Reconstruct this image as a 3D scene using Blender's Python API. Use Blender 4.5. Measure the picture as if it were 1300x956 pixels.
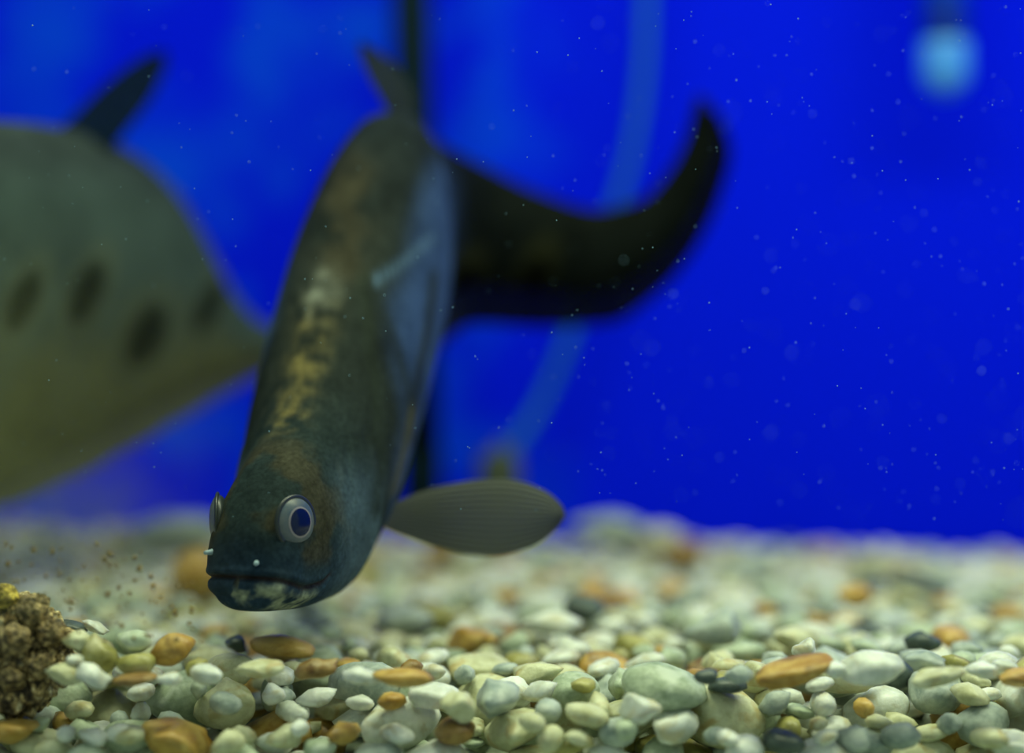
import bpy, bmesh, math, random
import numpy as np
from mathutils import Vector, Matrix, Euler, noise as mnoise

for _o in list(bpy.data.objects):
    bpy.data.objects.remove(_o, do_unlink=True)
SC = bpy.context.scene
COL = SC.collection
rnd = random.Random(7)
nrg = np.random.default_rng(11)

# ------------------------------------------------------------------ camera
F = 2400.0            # focal length in pixels of the 1300x956 frame
PX, PY = 650.0, 433.0  # principal point (the picture proper ends at row 866)
CAMZ = 0.104
cam_d = bpy.data.cameras.new('camera')
cam = bpy.data.objects.new('camera', cam_d)
COL.objects.link(cam)
cam.location = (0, 0, CAMZ)
cam.rotation_euler = (math.pi / 2, 0, 0)
cam_d.sensor_fit = 'HORIZONTAL'
cam_d.sensor_width = 36.0
cam_d.lens = 36.0 * F / 1300.0
cam_d.shift_y = (PY - 478.0) / 1300.0
cam_d.clip_start = 0.01
cam_d.dof.use_dof = True
cam_d.dof.focus_distance = 0.604
cam_d.dof.aperture_fstop = (cam_d.lens / 1000.0) / 0.0285
SC.camera = cam

# ------------------------------------------------------------------ light
SC.view_settings.view_transform = 'Standard'
SC.view_settings.look = 'None'
SC.view_settings.gamma = 1.0
SC.view_settings.use_curve_mapping = False
SC.view_settings.exposure = 0.0
w = bpy.data.worlds.new('room'); SC.world = w
w.use_nodes = True
w.node_tree.nodes['Background'].inputs[0].default_value = (0.80, 1.0, 0.88, 1)
w.node_tree.nodes['Background'].inputs[1].default_value = 0.32

def area(name, loc, rot, sx, sy, e, col):
    l = bpy.data.lights.new(name, 'AREA'); l.shape = 'RECTANGLE'
    l.size = sx; l.size_y = sy; l.energy = e; l.color = col
    o = bpy.data.objects.new(name, l); COL.objects.link(o)
    o.location = loc; o.rotation_euler = rot
    return o
# the aquarium's hood lamp, a tube along the tank above the water
area('hood_lamp', (0.20, 0.64, 0.62), (math.radians(4), 0, 0), 1.0, 0.16, 6.7, (0.92, 1.0, 0.66))

# ------------------------------------------------------------------ helpers
def P(px, py, y):
    """the point at depth y seen at a pixel of the photograph"""
    return Vector(((px - PX) / F * y, y, CAMZ + (PY - py) / F * y))

def tag(o, label=None, cat=None, group=None, kind=None):
    if label: o['label'] = label
    if cat: o['category'] = cat
    if group: o['group'] = group
    if kind: o['kind'] = kind
    return o

def link(name, me, mats=None, parent=None, smooth=True):
    o = bpy.data.objects.new(name, me); COL.objects.link(o)
    if mats:
        for m in (mats if isinstance(mats, (list, tuple)) else [mats]):
            me.materials.append(m)
    if smooth and len(me.polygons):
        me.polygons.foreach_set('use_smooth', [True] * len(me.polygons))
    if parent: o.parent = parent
    return o

def mesh(name, verts, faces):
    me = bpy.data.meshes.new(name)
    me.from_pydata([tuple(v) for v in verts], [], faces)
    me.update()
    return me

def set_col(me, cols):
    a = me.color_attributes.new('Col', 'FLOAT_COLOR', 'POINT')
    arr = np.ones((len(me.vertices), 4), dtype=np.float32)
    arr[:, :3] = cols
    a.data.foreach_set('color', arr.ravel())

def box_mesh(name, x0, x1, y0, y1, z0, z1):
    v = [(x, y, z) for z in (z0, z1) for y in (y0, y1) for x in (x0, x1)]
    f = [(0, 2, 3, 1), (4, 5, 7, 6), (0, 1, 5, 4), (1, 3, 7, 5), (3, 2, 6, 7), (2, 0, 4, 6)]
    return mesh(name, v, f)

def tube_mesh(name, pts, radii, n=16, cap=True):
    pts = [Vector(p) for p in pts]
    if not isinstance(radii, (list, tuple)): radii = [radii] * len(pts)
    V, Fc = [], []
    ref = Vector((0, 1, 0.013)).normalized()
    for i, p in enumerate(pts):
        t = (pts[min(i + 1, len(pts) - 1)] - pts[max(i - 1, 0)]).normalized()
        a = t.cross(ref).normalized(); b = a.cross(t).normalized()
        for k in range(n):
            an = 2 * math.pi * k / n
            V.append(p + (a * math.cos(an) + b * math.sin(an)) * radii[i])
    for i in range(len(pts) - 1):
        for k in range(n):
            k2 = (k + 1) % n
            Fc.append((i * n + k, i * n + k2, (i + 1) * n + k2, (i + 1) * n + k))
    if cap:
        Fc.append(tuple(range(n - 1, -1, -1)))
        Fc.append(tuple((len(pts) - 1) * n + k for k in range(n)))
    return mesh(name, V, Fc)

def spline(pts, n):
    """Catmull-Rom through points"""
    pts = [Vector(p) for p in pts]
    P_ = [pts[0] * 2 - pts[1]] + pts + [pts[-1] * 2 - pts[-2]]
    out = []
    for i in range(1, len(P_) - 2):
        p0, p1, p2, p3 = P_[i - 1], P_[i], P_[i + 1], P_[i + 2]
        for k in range(n):
            t = k / n
            out.append(0.5 * ((2 * p1) + (p2 - p0) * t + (2 * p0 - 5 * p1 + 4 * p2 - p3) * t * t + (3 * p1 - p0 - 3 * p2 + p3) * t ** 3))
    out.append(pts[-1].copy())
    return out

def pchip(x, y, xi):
    x = np.asarray(x, float); y = np.asarray(y, float); xi = np.asarray(xi, float)
    h = np.diff(x); d = np.diff(y) / h
    m = np.zeros_like(y)
    m[0], m[-1] = d[0], d[-1]
    for k in range(1, len(x) - 1):
        if d[k - 1] * d[k] > 0:
            w1 = 2 * h[k] + h[k - 1]; w2 = h[k] + 2 * h[k - 1]
            m[k] = (w1 + w2) / (w1 / d[k - 1] + w2 / d[k])
    i = np.clip(np.searchsorted(x, xi) - 1, 0, len(x) - 2)
    t = (xi - x[i]) / h[i]
    return ((2 * t**3 - 3 * t**2 + 1) * y[i] + (t**3 - 2 * t**2 + t) * h[i] * m[i]
            + (-2 * t**3 + 3 * t**2) * y[i + 1] + (t**3 - t**2) * h[i] * m[i + 1])

def sstep(a, b, x):
    t = np.clip((x - a) / (b - a), 0, 1)
    return t * t * (3 - 2 * t)

def vnoise(V, scale, seed=0.0, octv=3):
    off = Vector((seed * 3.1, seed * 7.7, seed * 1.3))
    return np.array([mnoise.fractal(Vector(v) * scale + off, 0.9, 2.0, octv) for v in V])

# ------------------------------------------------------------------ materials
def nt(name):
    m = bpy.data.materials.new(name); m.use_nodes = True
    t = m.node_tree
    return m, t, t.nodes, t.links, t.nodes['Principled BSDF']

def N(ns, typ, **kw):
    n = ns.new(typ)
    for k, v in kw.items():
        setattr(n, k, v)
    return n

def plain(name, col, rough=0.5, spec=0.4, **inp):
    m, t, ns, ls, b = nt(name)
    b.inputs['Base Color'].default_value = (*col, 1)
    b.inputs['Roughness'].default_value = rough
    b.inputs['Specular IOR Level'].default_value = spec
    for k, v in inp.items():
        b.inputs[k.replace('_', ' ')].default_value = v
    return m

def mottled(name, c1, c2, scale=250.0, rough=0.45, sss=0.0, c3=None, bump=0.25, coord='Object', spec=0.4, stain=None):
    m, t, ns, ls, b = nt(name)
    tc = N(ns, 'ShaderNodeTexCoord')
    oi = N(ns, 'ShaderNodeObjectInfo')
    ad = N(ns, 'ShaderNodeVectorMath', operation='MULTIPLY_ADD')
    ad.inputs[1].default_value = (1, 1, 1)
    ls.new(tc.outputs[coord], ad.inputs[0]); ls.new(oi.outputs['Random'], ad.inputs[2])
    n1 = N(ns, 'ShaderNodeTexNoise'); n1.inputs['Scale'].default_value = scale
    n1.inputs['Detail'].default_value = 6; n1.inputs['Roughness'].default_value = 0.62
    ls.new(ad.outputs[0], n1.inputs['Vector'])
    r = N(ns, 'ShaderNodeValToRGB')
    r.color_ramp.elements[0].position = 0.34; r.color_ramp.elements[0].color = (*c1, 1)
    r.color_ramp.elements[1].position = 0.62; r.color_ramp.elements[1].color = (*c2, 1)
    if c3:
        e = r.color_ramp.elements.new(0.74); e.color = (*c3, 1)
    ls.new(n1.outputs['Fac'], r.inputs['Fac'])
    if stain:
        n3 = N(ns, 'ShaderNodeTexNoise'); n3.inputs['Scale'].default_value = scale * 0.75; n3.inputs['Detail'].default_value = 7
        n3.inputs['Distortion'].default_value = 0.8
        of = N(ns, 'ShaderNodeVectorMath', operation='ADD'); of.inputs[1].default_value = (3.3, 1.7, 9.1)
        ls.new(ad.outputs[0], of.inputs[0]); ls.new(of.outputs[0], n3.inputs['Vector'])
        sr = N(ns, 'ShaderNodeMapRange'); sr.inputs['From Min'].default_value = 0.54; sr.inputs['From Max'].default_value = 0.68
        sr.inputs['To Max'].default_value = 0.75
        ls.new(n3.outputs['Fac'], sr.inputs['Value'])
        mx = N(ns, 'ShaderNodeMix', data_type='RGBA'); mx.inputs['B'].default_value = (*stain, 1)
        ls.new(sr.outputs[0], mx.inputs['Factor']); ls.new(r.outputs['Color'], mx.inputs['A'])
        ls.new(mx.outputs['Result'], b.inputs['Base Color'])
    else:
        ls.new(r.outputs['Color'], b.inputs['Base Color'])
    b.inputs['Roughness'].default_value = rough
    b.inputs['Specular IOR Level'].default_value = spec
    if sss > 0:
        b.inputs['Subsurface Weight'].default_value = sss
        b.inputs['Subsurface Radius'].default_value = (1.0, 0.8, 0.45)
        b.inputs['Subsurface Scale'].default_value = 0.004
    n2 = N(ns, 'ShaderNodeTexNoise'); n2.inputs['Scale'].default_value = scale * 3
    n2.inputs['Detail'].default_value = 4
    ls.new(ad.outputs[0], n2.inputs['Vector'])
    bp = N(ns, 'ShaderNodeBump'); bp.inputs['Strength'].default_value = bump; bp.inputs['Distance'].default_value = 0.0006
    ls.new(n2.outputs['Fac'], bp.inputs['Height']); ls.new(bp.outputs['Normal'], b.inputs['Normal'])
    return m

PAL = {   # stone colours
    'white':  mottled('stone_white', (0.54, 0.58, 0.49), (0.84, 0.87, 0.80), 140, 0.4, 0.15, bump=0.5, stain=(0.50, 0.44, 0.24)),
    'cream':  mottled('stone_cream', (0.44, 0.44, 0.24), (0.70, 0.71, 0.48), 150, 0.45, 0.1, bump=0.5, stain=(0.46, 0.33, 0.11)),
    'sage':   mottled('stone_sage', (0.27, 0.34, 0.22), (0.52, 0.60, 0.44), 160, 0.5, bump=0.5, stain=(0.62, 0.68, 0.56)),
    'grey':   mottled('stone_grey', (0.25, 0.31, 0.28), (0.48, 0.54, 0.48), 170, 0.5, bump=0.5, stain=(0.60, 0.64, 0.56)),
    'olive':  mottled('stone_olive', (0.22, 0.21, 0.05), (0.46, 0.43, 0.15), 130, 0.35, 0.2, bump=0.4, stain=(0.52, 0.50, 0.30)),
    'ochre':  mottled('stone_ochre', (0.38, 0.20, 0.025), (0.64, 0.44, 0.13), 130, 0.4, 0.15, bump=0.5, stain=(0.20, 0.11, 0.03)),
    'brown':  mottled('stone_brown', (0.13, 0.065, 0.015), (0.34, 0.21, 0.06), 150, 0.45, bump=0.5, stain=(0.42, 0.32, 0.14)),
    'slate':  mottled('stone_slate', (0.03, 0.045, 0.040), (0.09, 0.12, 0.10), 160, 0.4, bump=0.4),
}
PKEYS = list(PAL)
PW = [0.24, 0.22, 0.22, 0.12, 0.06, 0.085, 0.025, 0.03]

def skin_mat(name, rough=0.6, spec=0.06, bump=0.10, nscale=700):
    m, t, ns, ls, b = nt(name)
    a = N(ns, 'ShaderNodeVertexColor', layer_name='Col')
    tc = N(ns, 'ShaderNodeTexCoord')
    n1 = N(ns, 'ShaderNodeTexNoise'); n1.inputs['Scale'].default_value = nscale
    n1.inputs['Detail'].default_value = 5
    ls.new(tc.outputs['Object'], n1.inputs['Vector'])
    mr = N(ns, 'ShaderNodeMapRange'); mr.inputs['From Min'].default_value = 0.3; mr.inputs['From Max'].default_value = 0.7
    mr.inputs['To Min'].default_value = 0.72; mr.inputs['To Max'].default_value = 1.28
    ls.new(n1.outputs['Fac'], mr.inputs['Value'])
    mx = N(ns, 'ShaderNodeVectorMath', operation='SCALE')
    ls.new(a.outputs['Color'], mx.inputs[0]); ls.new(mr.outputs[0], mx.inputs['Scale'])
    ls.new(mx.outputs[0], b.inputs['Base Color'])
    b.inputs['Roughness'].default_value = rough
    b.inputs['Specular IOR Level'].default_value = spec
    b.inputs['IOR'].default_value = 1.2
    vo = N(ns, 'ShaderNodeTexVoronoi'); vo.inputs['Scale'].default_value = 1100
    ls.new(tc.outputs['Object'], vo.inputs['Vector'])
    bp = N(ns, 'ShaderNodeBump'); bp.inputs['Strength'].default_value = bump; bp.inputs['Distance'].default_value = 0.0003
    ls.new(vo.outputs['Distance'], bp.inputs['Height']); ls.new(bp.outputs['Normal'], b.inputs['Normal'])
    return m

def fin_mat(name, clear=0.18):
    m, t, ns, ls, b = nt(name)
    a = N(ns, 'ShaderNodeVertexColor', layer_name='Col')
    ls.new(a.outputs['Color'], b.inputs['Base Color'])
    b.inputs['Roughness'].default_value = 0.65
    b.inputs['Specular IOR Level'].default_value = 0.05
    b.inputs['IOR'].default_value = 1.2
    tr = N(ns, 'ShaderNodeBsdfTranslucent'); ls.new(a.outputs['Color'], tr.inputs['Color'])
    tp = N(ns, 'ShaderNodeBsdfTransparent')
    m1 = N(ns, 'ShaderNodeMixShader'); m1.inputs[0].default_value = 0.4
    ls.new(b.outputs[0], m1.inputs[1]); ls.new(tr.outputs[0], m1.inputs[2])
    m2 = N(ns, 'ShaderNodeMixShader'); m2.inputs[0].default_value = clear
    ls.new(m1.outputs[0], m2.inputs[1]); ls.new(tp.outputs[0], m2.inputs[2])
    ls.new(m2.outputs[0], ns['Material Output'].inputs['Surface'])
    return m

# ------------------------------------------------------------------ the tank
GY0, BACKY, HALF = 0.565, 1.08, 0.56
def blue_panel():
    m, t, ns, ls, b = nt('blue_backdrop')
    tc = N(ns, 'ShaderNodeTexCoord')
    n1 = N(ns, 'ShaderNodeTexNoise'); n1.inputs['Scale'].default_value = 16; n1.inputs['Detail'].default_value = 3
    ls.new(tc.outputs['Object'], n1.inputs['Vector'])
    r1 = N(ns, 'ShaderNodeMapRange'); r1.inputs['From Min'].default_value = 0.46; r1.inputs['From Max'].default_value = 0.68
    ls.new(n1.outputs['Fac'], r1.inputs['Value'])
    # paler blue mottling on the left half of the panel
    sx = N(ns, 'ShaderNodeSeparateXYZ'); ls.new(tc.outputs['Object'], sx.inputs[0])
    r2 = N(ns, 'ShaderNodeMapRange', interpolation_type='SMOOTHSTEP'); r2.inputs['From Min'].default_value = 0.06; r2.inputs['From Max'].default_value = -0.03
    ls.new(sx.outputs['X'], r2.inputs['Value'])
    mu = N(ns, 'ShaderNodeMath', operation='MULTIPLY'); ls.new(r1.outputs[0], mu.inputs[0]); ls.new(r2.outputs[0], mu.inputs[1])
    mx = N(ns, 'ShaderNodeMix', data_type='RGBA')
    mx.inputs['A'].default_value = (0.0003, 0.0095, 0.88, 1)
    mx.inputs['B'].default_value = (0.001, 0.062, 0.86, 1)
    ls.new(mu.outputs[0], mx.inputs['Factor'])
    ls.new(mx.outputs['Result'], b.inputs['Base Color'])
    b.inputs['Roughness'].default_value = 0.7
    b.inputs['Specular IOR Level'].default_value = 0.02
    return m
BLUE = blue_panel()
o = link('wall_back', box_mesh('wall_back', -HALF, HALF, BACKY, BACKY + 0.01, -0.04, 0.62), BLUE, smooth=False)
tag(o, 'plain bright blue back panel of the aquarium', kind='structure')
o = link('wall_left', box_mesh('wall_left', -HALF - 0.01, -HALF, GY0, BACKY, -0.04, 0.45), BLUE, smooth=False)
tag(o, 'blue side panel of the aquarium at the left end', kind='structure')
o = link('wall_right', box_mesh('wall_right', HALF, HALF + 0.01, GY0, BACKY, -0.04, 0.45), BLUE, smooth=False)
tag(o, 'blue side panel of the aquarium at the right end', kind='structure')
o = link('floor', box_mesh('floor', -HALF, HALF, GY0 - 0.008, BACKY, -0.05, -0.034), PAL['sage'], smooth=False)
tag(o, 'tank bottom under the gravel', kind='structure')

# ------------------------------------------------------------------ pebbles
def stone_shape(seed, sub, planes=7, rough=0.10, lo=0.62):
    r = random.Random(seed)
    bm = bmesh.new()
    bmesh.ops.create_icosphere(bm, subdivisions=sub, radius=1.0)
    pl = []
    for _ in range(planes):
        n = Vector((r.gauss(0, 1), r.gauss(0, 1), r.gauss(0, 1))).normalized()
        pl.append((n, r.uniform(lo, 0.92)))
    off = Vector((r.uniform(0, 50), r.uniform(0, 50), r.uniform(0, 50)))
    for v in bm.verts:
        c = v.co.copy()
        for n, d in pl:
            k = c.dot(n) - d
            if k > 0: c -= n * k * 0.85
        c *= 1.0 + rough * mnoise.noise(c * 1.6 + off) + rough * 0.5 * mnoise.noise(c * 4.0 + off)
        v.co = c
    if sub > 1:
        bmesh.ops.smooth_vert(bm, verts=bm.verts, factor=0.3, use_axis_x=True, use_axis_y=True, use_axis_z=True)
    # fit the unit box so that scale means half size
    mn = [min(v.co[i] for v in bm.verts) for i in range(3)]
    mxx = [max(v.co[i] for v in bm.verts) for i in range(3)]
    for v in bm.verts:
        v.co = Vector(((v.co[i] - (mn[i] + mxx[i]) / 2) / ((mxx[i] - mn[i]) / 2)) for i in range(3))
    me = bpy.data.meshes.new('stone'); bm.to_mesh(me); bm.free()
    return me

NS = 14
SHAPES = {}
for i in range(NS):
    rounded = i % 3 == 0
    for sub in (1, 2, 3):
        me = stone_shape(100 + i, sub, 4 if rounded else 11, 0.14 if rounded else 0.22, 0.75 if rounded else 0.45)
        V = np.array([v.co for v in me.vertices]); Fa = np.array([p.vertices[:] for p in me.polygons])
        SHAPES[(i, sub)] = (V, Fa)
        bpy.data.meshes.remove(me)

RES = 0.002
X0, X1 = -0.42, 0.42
Y0, Y1 = GY0 + 0.0005, BACKY - 0.001
GXN = int((X1 - X0) / RES); GYN = int((Y1 - Y0) / RES)
HM = np.full((GYN, GXN), -0.034)
BLOCK = np.zeros((GYN, GXN), bool)
gx = X0 + (np.arange(GXN) + 0.5) * RES
gy = Y0 + (np.arange(GYN) + 0.5) * RES

def target_h(x, y):
    t = (y - 0.60) / 0.48
    back = 0.004 - 0.0105 * (x / 0.3 + 1)
    h = 0.001 * (1 - t) + back * t
    h += 0.0035 * mnoise.noise(Vector((x * 14, y * 14, 0.3)))
    return h

def footprint(x, y, a, b, yaw):
    R = max(a, b)
    i0 = max(int((y - R - Y0) / RES), 0); i1 = min(int((y + R - Y0) / RES) + 1, GYN)
    j0 = max(int((x - R - X0) / RES), 0); j1 = min(int((x + R - X0) / RES) + 1, GXN)
    xs = gx[j0:j1][None, :] - x; ys = gy[i0:i1][:, None] - y
    c, s = math.cos(yaw), math.sin(yaw)
    u = (xs * c + ys * s) / a; v = (-xs * s + ys * c) / b
    r2 = u * u + v * v
    return slice(i0, i1), slice(j0, j1), r2

stones = []    # dicts: x y z a b c yaw tilt shape colour
# --- stones of the photograph that can be told apart: px, py, half width px, half height px, colour, label, extra depth
HAND = [
    (96, 815, 20, 15, 'cream', 'pale cream pebble leaning against the encrusted rock', 0.580, 0),
    (97, 838, 13, 8, 'white', 'small bright white pebble lying on the big cream and white pebble', 0.576, 0),
    (86, 856, 28, 15, 'cream', 'smooth yellowish cream pebble touching the foot of the encrusted rock', 0.574, 0),
    (118, 857, 25, 15, 'white', 'smooth white pebble in the front row beside the encrusted rock', 0.5735, 0.25),
    (125, 832, 26, 29, 'olive', 'rounded translucent olive yellow pebble at the front left', 0.580, 0),
    (170, 814, 23, 15, 'sage', 'glassy greenish pebble perched between the olive and amber pebbles', 0.584, 0.1),
    (172, 844, 25, 15, 'olive', 'olive yellow pebble under the glassy greenish pebble', 0.579, 0),
    (218, 824, 33, 21, 'ochre', 'rounded orange amber pebble with dark underside at the front left', 0.586, -0.2),
    (172, 862, 28, 7, 'brown', 'flat reddish brown pebble sliver in the front row at left', 0.5725, -0.12),
    (212, 862, 20, 9, 'white', 'small white pebble below the amber pebble', 0.573, 0),
    (262, 856, 21, 13, 'white', 'rounded pale pebble right of the amber pebble', 0.577, 0.2),
    (88, 797, 24, 10, 'slate', 'dark slate pebble just behind the encrusted rock', 0.605, 0.1),
    (122, 796, 18, 7, 'white', 'flat white pebble beside the dark slate one near the encrusted rock', 0.602, 0.3),
    (252, 848, 15, 14, 'olive', 'small dull olive pebble tucked beside the amber pebble', 0.583, 0.4),
    (298, 818, 14, 12, 'slate', 'small dark green pebble under the fish chin', 0.628, 0),
    (358, 822, 42, 15, 'ochre', 'wide flat orange pebble under the chin of the head-on fish', 0.625, 0.15),
    (330, 850, 32, 12, 'cream', 'peach cream pebble in the front row below the fish mouth', 0.580, -0.1),
    (402, 848, 30, 14, 'brown', 'olive brown pebble in front, right below the fish mouth', 0.585, -0.35),
    (460, 858, 26, 12, 'white', 'pale quartz pebble in the front row, right of the brown one', 0.576, 0.1),
    (512, 860, 40, 12, 'ochre', 'flat tan pebble in the front row at the centre left', 0.575, 0.05),
    (896, 859, 16, 10, 'slate', 'small dark grey rounded pebble in the front row right of centre', 0.575, 0),
    (938, 856, 19, 13, 'grey', 'blue grey rounded pebble beside the long golden brown one', 0.578, 0.2),
    (1008, 851, 52, 16, 'ochre', 'long golden brown pebble tilted up to the right', 0.579, -0.28),
    (1021, 826, 16, 17, 'white', 'upright pale pebble standing behind the golden brown one', 0.605, 0),
    (1060, 850, 14, 11, 'white', 'small white pebble between the golden brown and the big white one', 0.5755, 0),
    (1106, 848, 42, 23, 'white', 'large white quartz pebble in the front row at right', 0.580, -0.1),
    (1174, 839, 27, 13, 'grey', 'knobbly pale grey pebble behind the large white quartz', 0.586, -0.1),
    (1192, 859, 38, 12, 'cream', 'broad cream pebble in the front row at the right', 0.5755, -0.12),
    (1244, 851, 20, 12, 'white', 'white pebble near the right edge, beside the cream one', 0.580, 0),
    (1276, 846, 17, 9, 'white', 'flat white pebble at the right edge of the front row', 0.584, 0.2),
    (1292, 861, 24, 12, 'ochre', 'orange tinged pebble in the bottom right corner', 0.5755, -0.3),
    (1168, 741, 44, 11, 'slate', 'dark flat arched stone lying far back at the right', 0.80, 0.1),
    (1172, 815, 24, 15, 'slate', 'dark stone half sunk behind the knobbly grey pebble', 0.645, 0),
    (1085, 757, 24, 15, 'ochre', 'blurred orange stone in the middle distance at right', 0.76, 0),
    (866, 706, 28, 22, 'brown', 'blurred rusty brown stone far back, right of the fin', 0.93, 0),
    (700, 790, 40, 16, 'white', 'blurred pale stone in the middle of the gravel bed', 0.69, 0.1),
    (742, 772, 26, 16, 'slate', 'blurred blue grey stone in the middle of the gravel bed', 0.72, 0),
    (905, 800, 38, 24, 'grey', 'large blurred pale grey stone right of the middle', 0.67, -0.2),
    (560, 700, 24, 13, 'ochre', 'blurred orange stone just under the spread pectoral fin', 0.95, 0),
    (252, 730, 36, 34, 'ochre', 'blurred orange tan stone left of the fish snout', 0.80, 0.2),
    (1120, 712, 52, 15, 'cream', 'large blurred cream stone at the far right, near the blue panel', 0.95, 0),
    (228, 676, 62, 24, 'sage', 'large blurred green stone far back, left of the fish head', 0.98, 0.05),
    (770, 672, 48, 18, 'sage', 'large blurred green stone far back beside the fin tip', 1.0, 0.05),
    (838, 684, 30, 16, 'cream', 'blurred cream stone far back, between fin tip and rusty stone', 1.0, 0),
    (1010, 812, 30, 16, 'cream', 'blurred cream stone behind the upright pale pebble', 0.66, 0),
]
hand_list = []
for n, (px, py, hw, hh, colr, lab, y, tilt) in enumerate(HAND):
    p = P(px, py, y)
    a = hw / F * y; c = hh / F * y
    b = min(max(0.5 * (a + c), 0.004), y - GY0 - 0.0006 if y - GY0 < 0.03 else 1)
    d = dict(x=p.x, y=p.y, z=p.z, a=a, b=b, c=c, yaw=0.0, tilt=tilt, shape=(n * 5 + 1) % NS, col=colr, label=lab, hand=True)
    hand_list.append(d)
    sl0, sl1, r2 = footprint(p.x, p.y, a * 1.05, b * 1.05, 0)
    BLOCK[sl0, sl1] |= r2 < 1.0
# keep the foot of the encrusted rock free
rk = P(30, 815, 0.588)
sl0, sl1, r2 = footprint(rk.x - 0.004, rk.y + 0.002, 0.0175, 0.0145, 0)
BLOCK[sl0, sl1] |= r2 < 1.0

def drop(amin, amax, n, tries, above_ok, thr):
    cnt = 0
    for _ in range(n):
        a = math.exp(rnd.uniform(math.log(amin), math.log(amax)))
        b = a * rnd.uniform(0.55, 0.95); c = a * rnd.uniform(0.40, 0.80)
        best = None
        for _t in range(tries):
            x = rnd.uniform(X0 + a, X1 - a); y = rnd.uniform(Y0 + a, Y1 - a)
            yaw = rnd.uniform(0, math.pi)
            sl0, sl1, r2 = footprint(x, y, a, b, yaw)
            ins = r2 < 1.0
            prof = c * np.sqrt(np.clip(1 - r2, 0, 1))
            zc = float(np.max(np.where(ins, HM[sl0, sl1] + prof, -1))) - 0.16 * c
            if best is None or zc < best[0]:
                best = (zc, x, y, yaw, sl0, sl1, ins, prof)
        zc, x, y, yaw, sl0, sl1, ins, prof = best
        if zc + c > target_h(x, y) + thr: continue
        if zc + c > -0.012 and np.any(BLOCK[sl0, sl1] & ins): continue
        # stones next to the pane stay low so that they do not hide the front row
        if y < 0.583 and zc + c > -0.001 : continue
        HM[sl0, sl1] = np.where(ins, np.maximum(HM[sl0, sl1], zc + prof), HM[sl0, sl1])
        stones.append(dict(x=x, y=y, z=zc, a=a, b=b, c=c, yaw=yaw, tilt=rnd.uniform(-0.25, 0.25), shape=rnd.randrange(NS),
                           col=rnd.choices(PKEYS, PW)[0], label=None, hand=False))
        cnt += 1
    return cnt
drop(0.009, 0.016, 2600, 4, None, 0.001)
drop(0.006, 0.0150, 4200, 5, None, 0.003)
drop(0.004, 0.008, 5200, 4, None, 0.001)
# loose bits filling the gaps near the pane
print('stones', len(stones))

def stone_matrix(d):
    return (Matrix.Translation((d['x'], d['y'], d['z'])) @ Matrix.Rotation(d['tilt'], 4, 'Y') @ Matrix.Rotation(d['yaw'], 4, 'Z')
            @ Matrix.Diagonal((d['a'], d['b'], d['c'], 1)))

# which of the dropped stones lie on top, in view, and show largest
def top_visible(d):
    i = int((d['y'] - Y0) / RES); j = int((d['x'] - X0) / RES)
    if not (0 <= i < GYN and 0 <= j < GXN): return False
    return HM[i, j] <= d['z'] + d['c'] + 0.15 * d['c']
def in_view(d):
    px = PX + F * d['x'] / d['y']; py = PY + F * (CAMZ - d['z']) / d['y']
    return -5 < px < 1305 and py < 960, px, py
cand = []
for d in stones:
    iv, px, py = in_view(d)
    d['px'], d['py'] = px, py
    front = d['y'] - d['b'] < GY0 + 0.008 and d['z'] > -0.022
    if iv and (top_visible(d) or front):
        cand.append((d['a'] * (d['c'] + 0.3 * d['b']) / d['y'] ** 2, id(d), d))
cand.sort(key=lambda t: -t[0])
single = [t[2] for t in cand[:300 - len(hand_list)]]
sid = set(id(d) for d in single)
rest = [d for d in stones if id(d) not in sid]

CN = {'white': 'white', 'cream': 'cream', 'sage': 'sage green', 'grey': 'pale grey', 'olive': 'olive', 'ochre': 'orange tan', 'brown': 'brown', 'slate': 'dark slate'}
MARKS = [('the encrusted rock', 30, 810), ('the orange amber pebble', 218, 824), ('the flat orange pebble below the chin', 358, 822),
         ('the flat tan front pebble', 512, 860), ('the blurred pale stone amid the bed', 700, 790), ('the small dark grey front pebble', 896, 859),
         ('the long golden brown pebble', 1008, 851), ('the large white front quartz', 1106, 848), ('the broad cream front pebble', 1192, 859),
         ('the dark flat arched stone', 1168, 741), ('the rusty brown far stone', 866, 706), ('the blurred orange stone below the fin', 560, 700),
         ('the orange stone by the snout', 252, 730), ('the tip of the pectoral fin', 715, 655), ('the blurred orange stone at right', 1085, 757),
         ('the blurred blue grey stone', 742, 772), ('the large blurred pale grey stone', 905, 800), ('the bottom left picture corner', 0, 956),
         ('the bottom right picture corner', 1300, 956), ('the middle of the bottom edge', 650, 956)]
def place_words(d, k=0):
    best = sorted(MARKS, key=lambda m: math.hypot(d['px'] - m[1], 1.6 * (d['py'] - m[2])))[k]
    dx, dy = d['px'] - best[1], d['py'] - best[2]
    if abs(dx) > 1.3 * abs(dy): rel = 'right of' if dx > 0 else 'left of'
    elif 'picture' in best[0] or 'edge' in best[0]: rel = 'above'
    else: rel = 'in front of' if dy > 0 else 'behind'
    ds = math.hypot(dx, dy)
    return ('just ' if ds < 45 else '' if ds < 100 else 'well ') + rel + ' ' + best[0]
def look_words(d):
    m = (d['a'] * d['b'] * d['c']) ** (1 / 3)
    size = 'small' if m < 0.0058 else 'medium' if m < 0.0085 else 'large'
    shape = 'flat' if d['c'] < 0.5 * d['a'] else 'long' if d['b'] < 0.66 * d['a'] else 'round'
    return size + ' ' + shape
used_labels = set()
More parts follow.
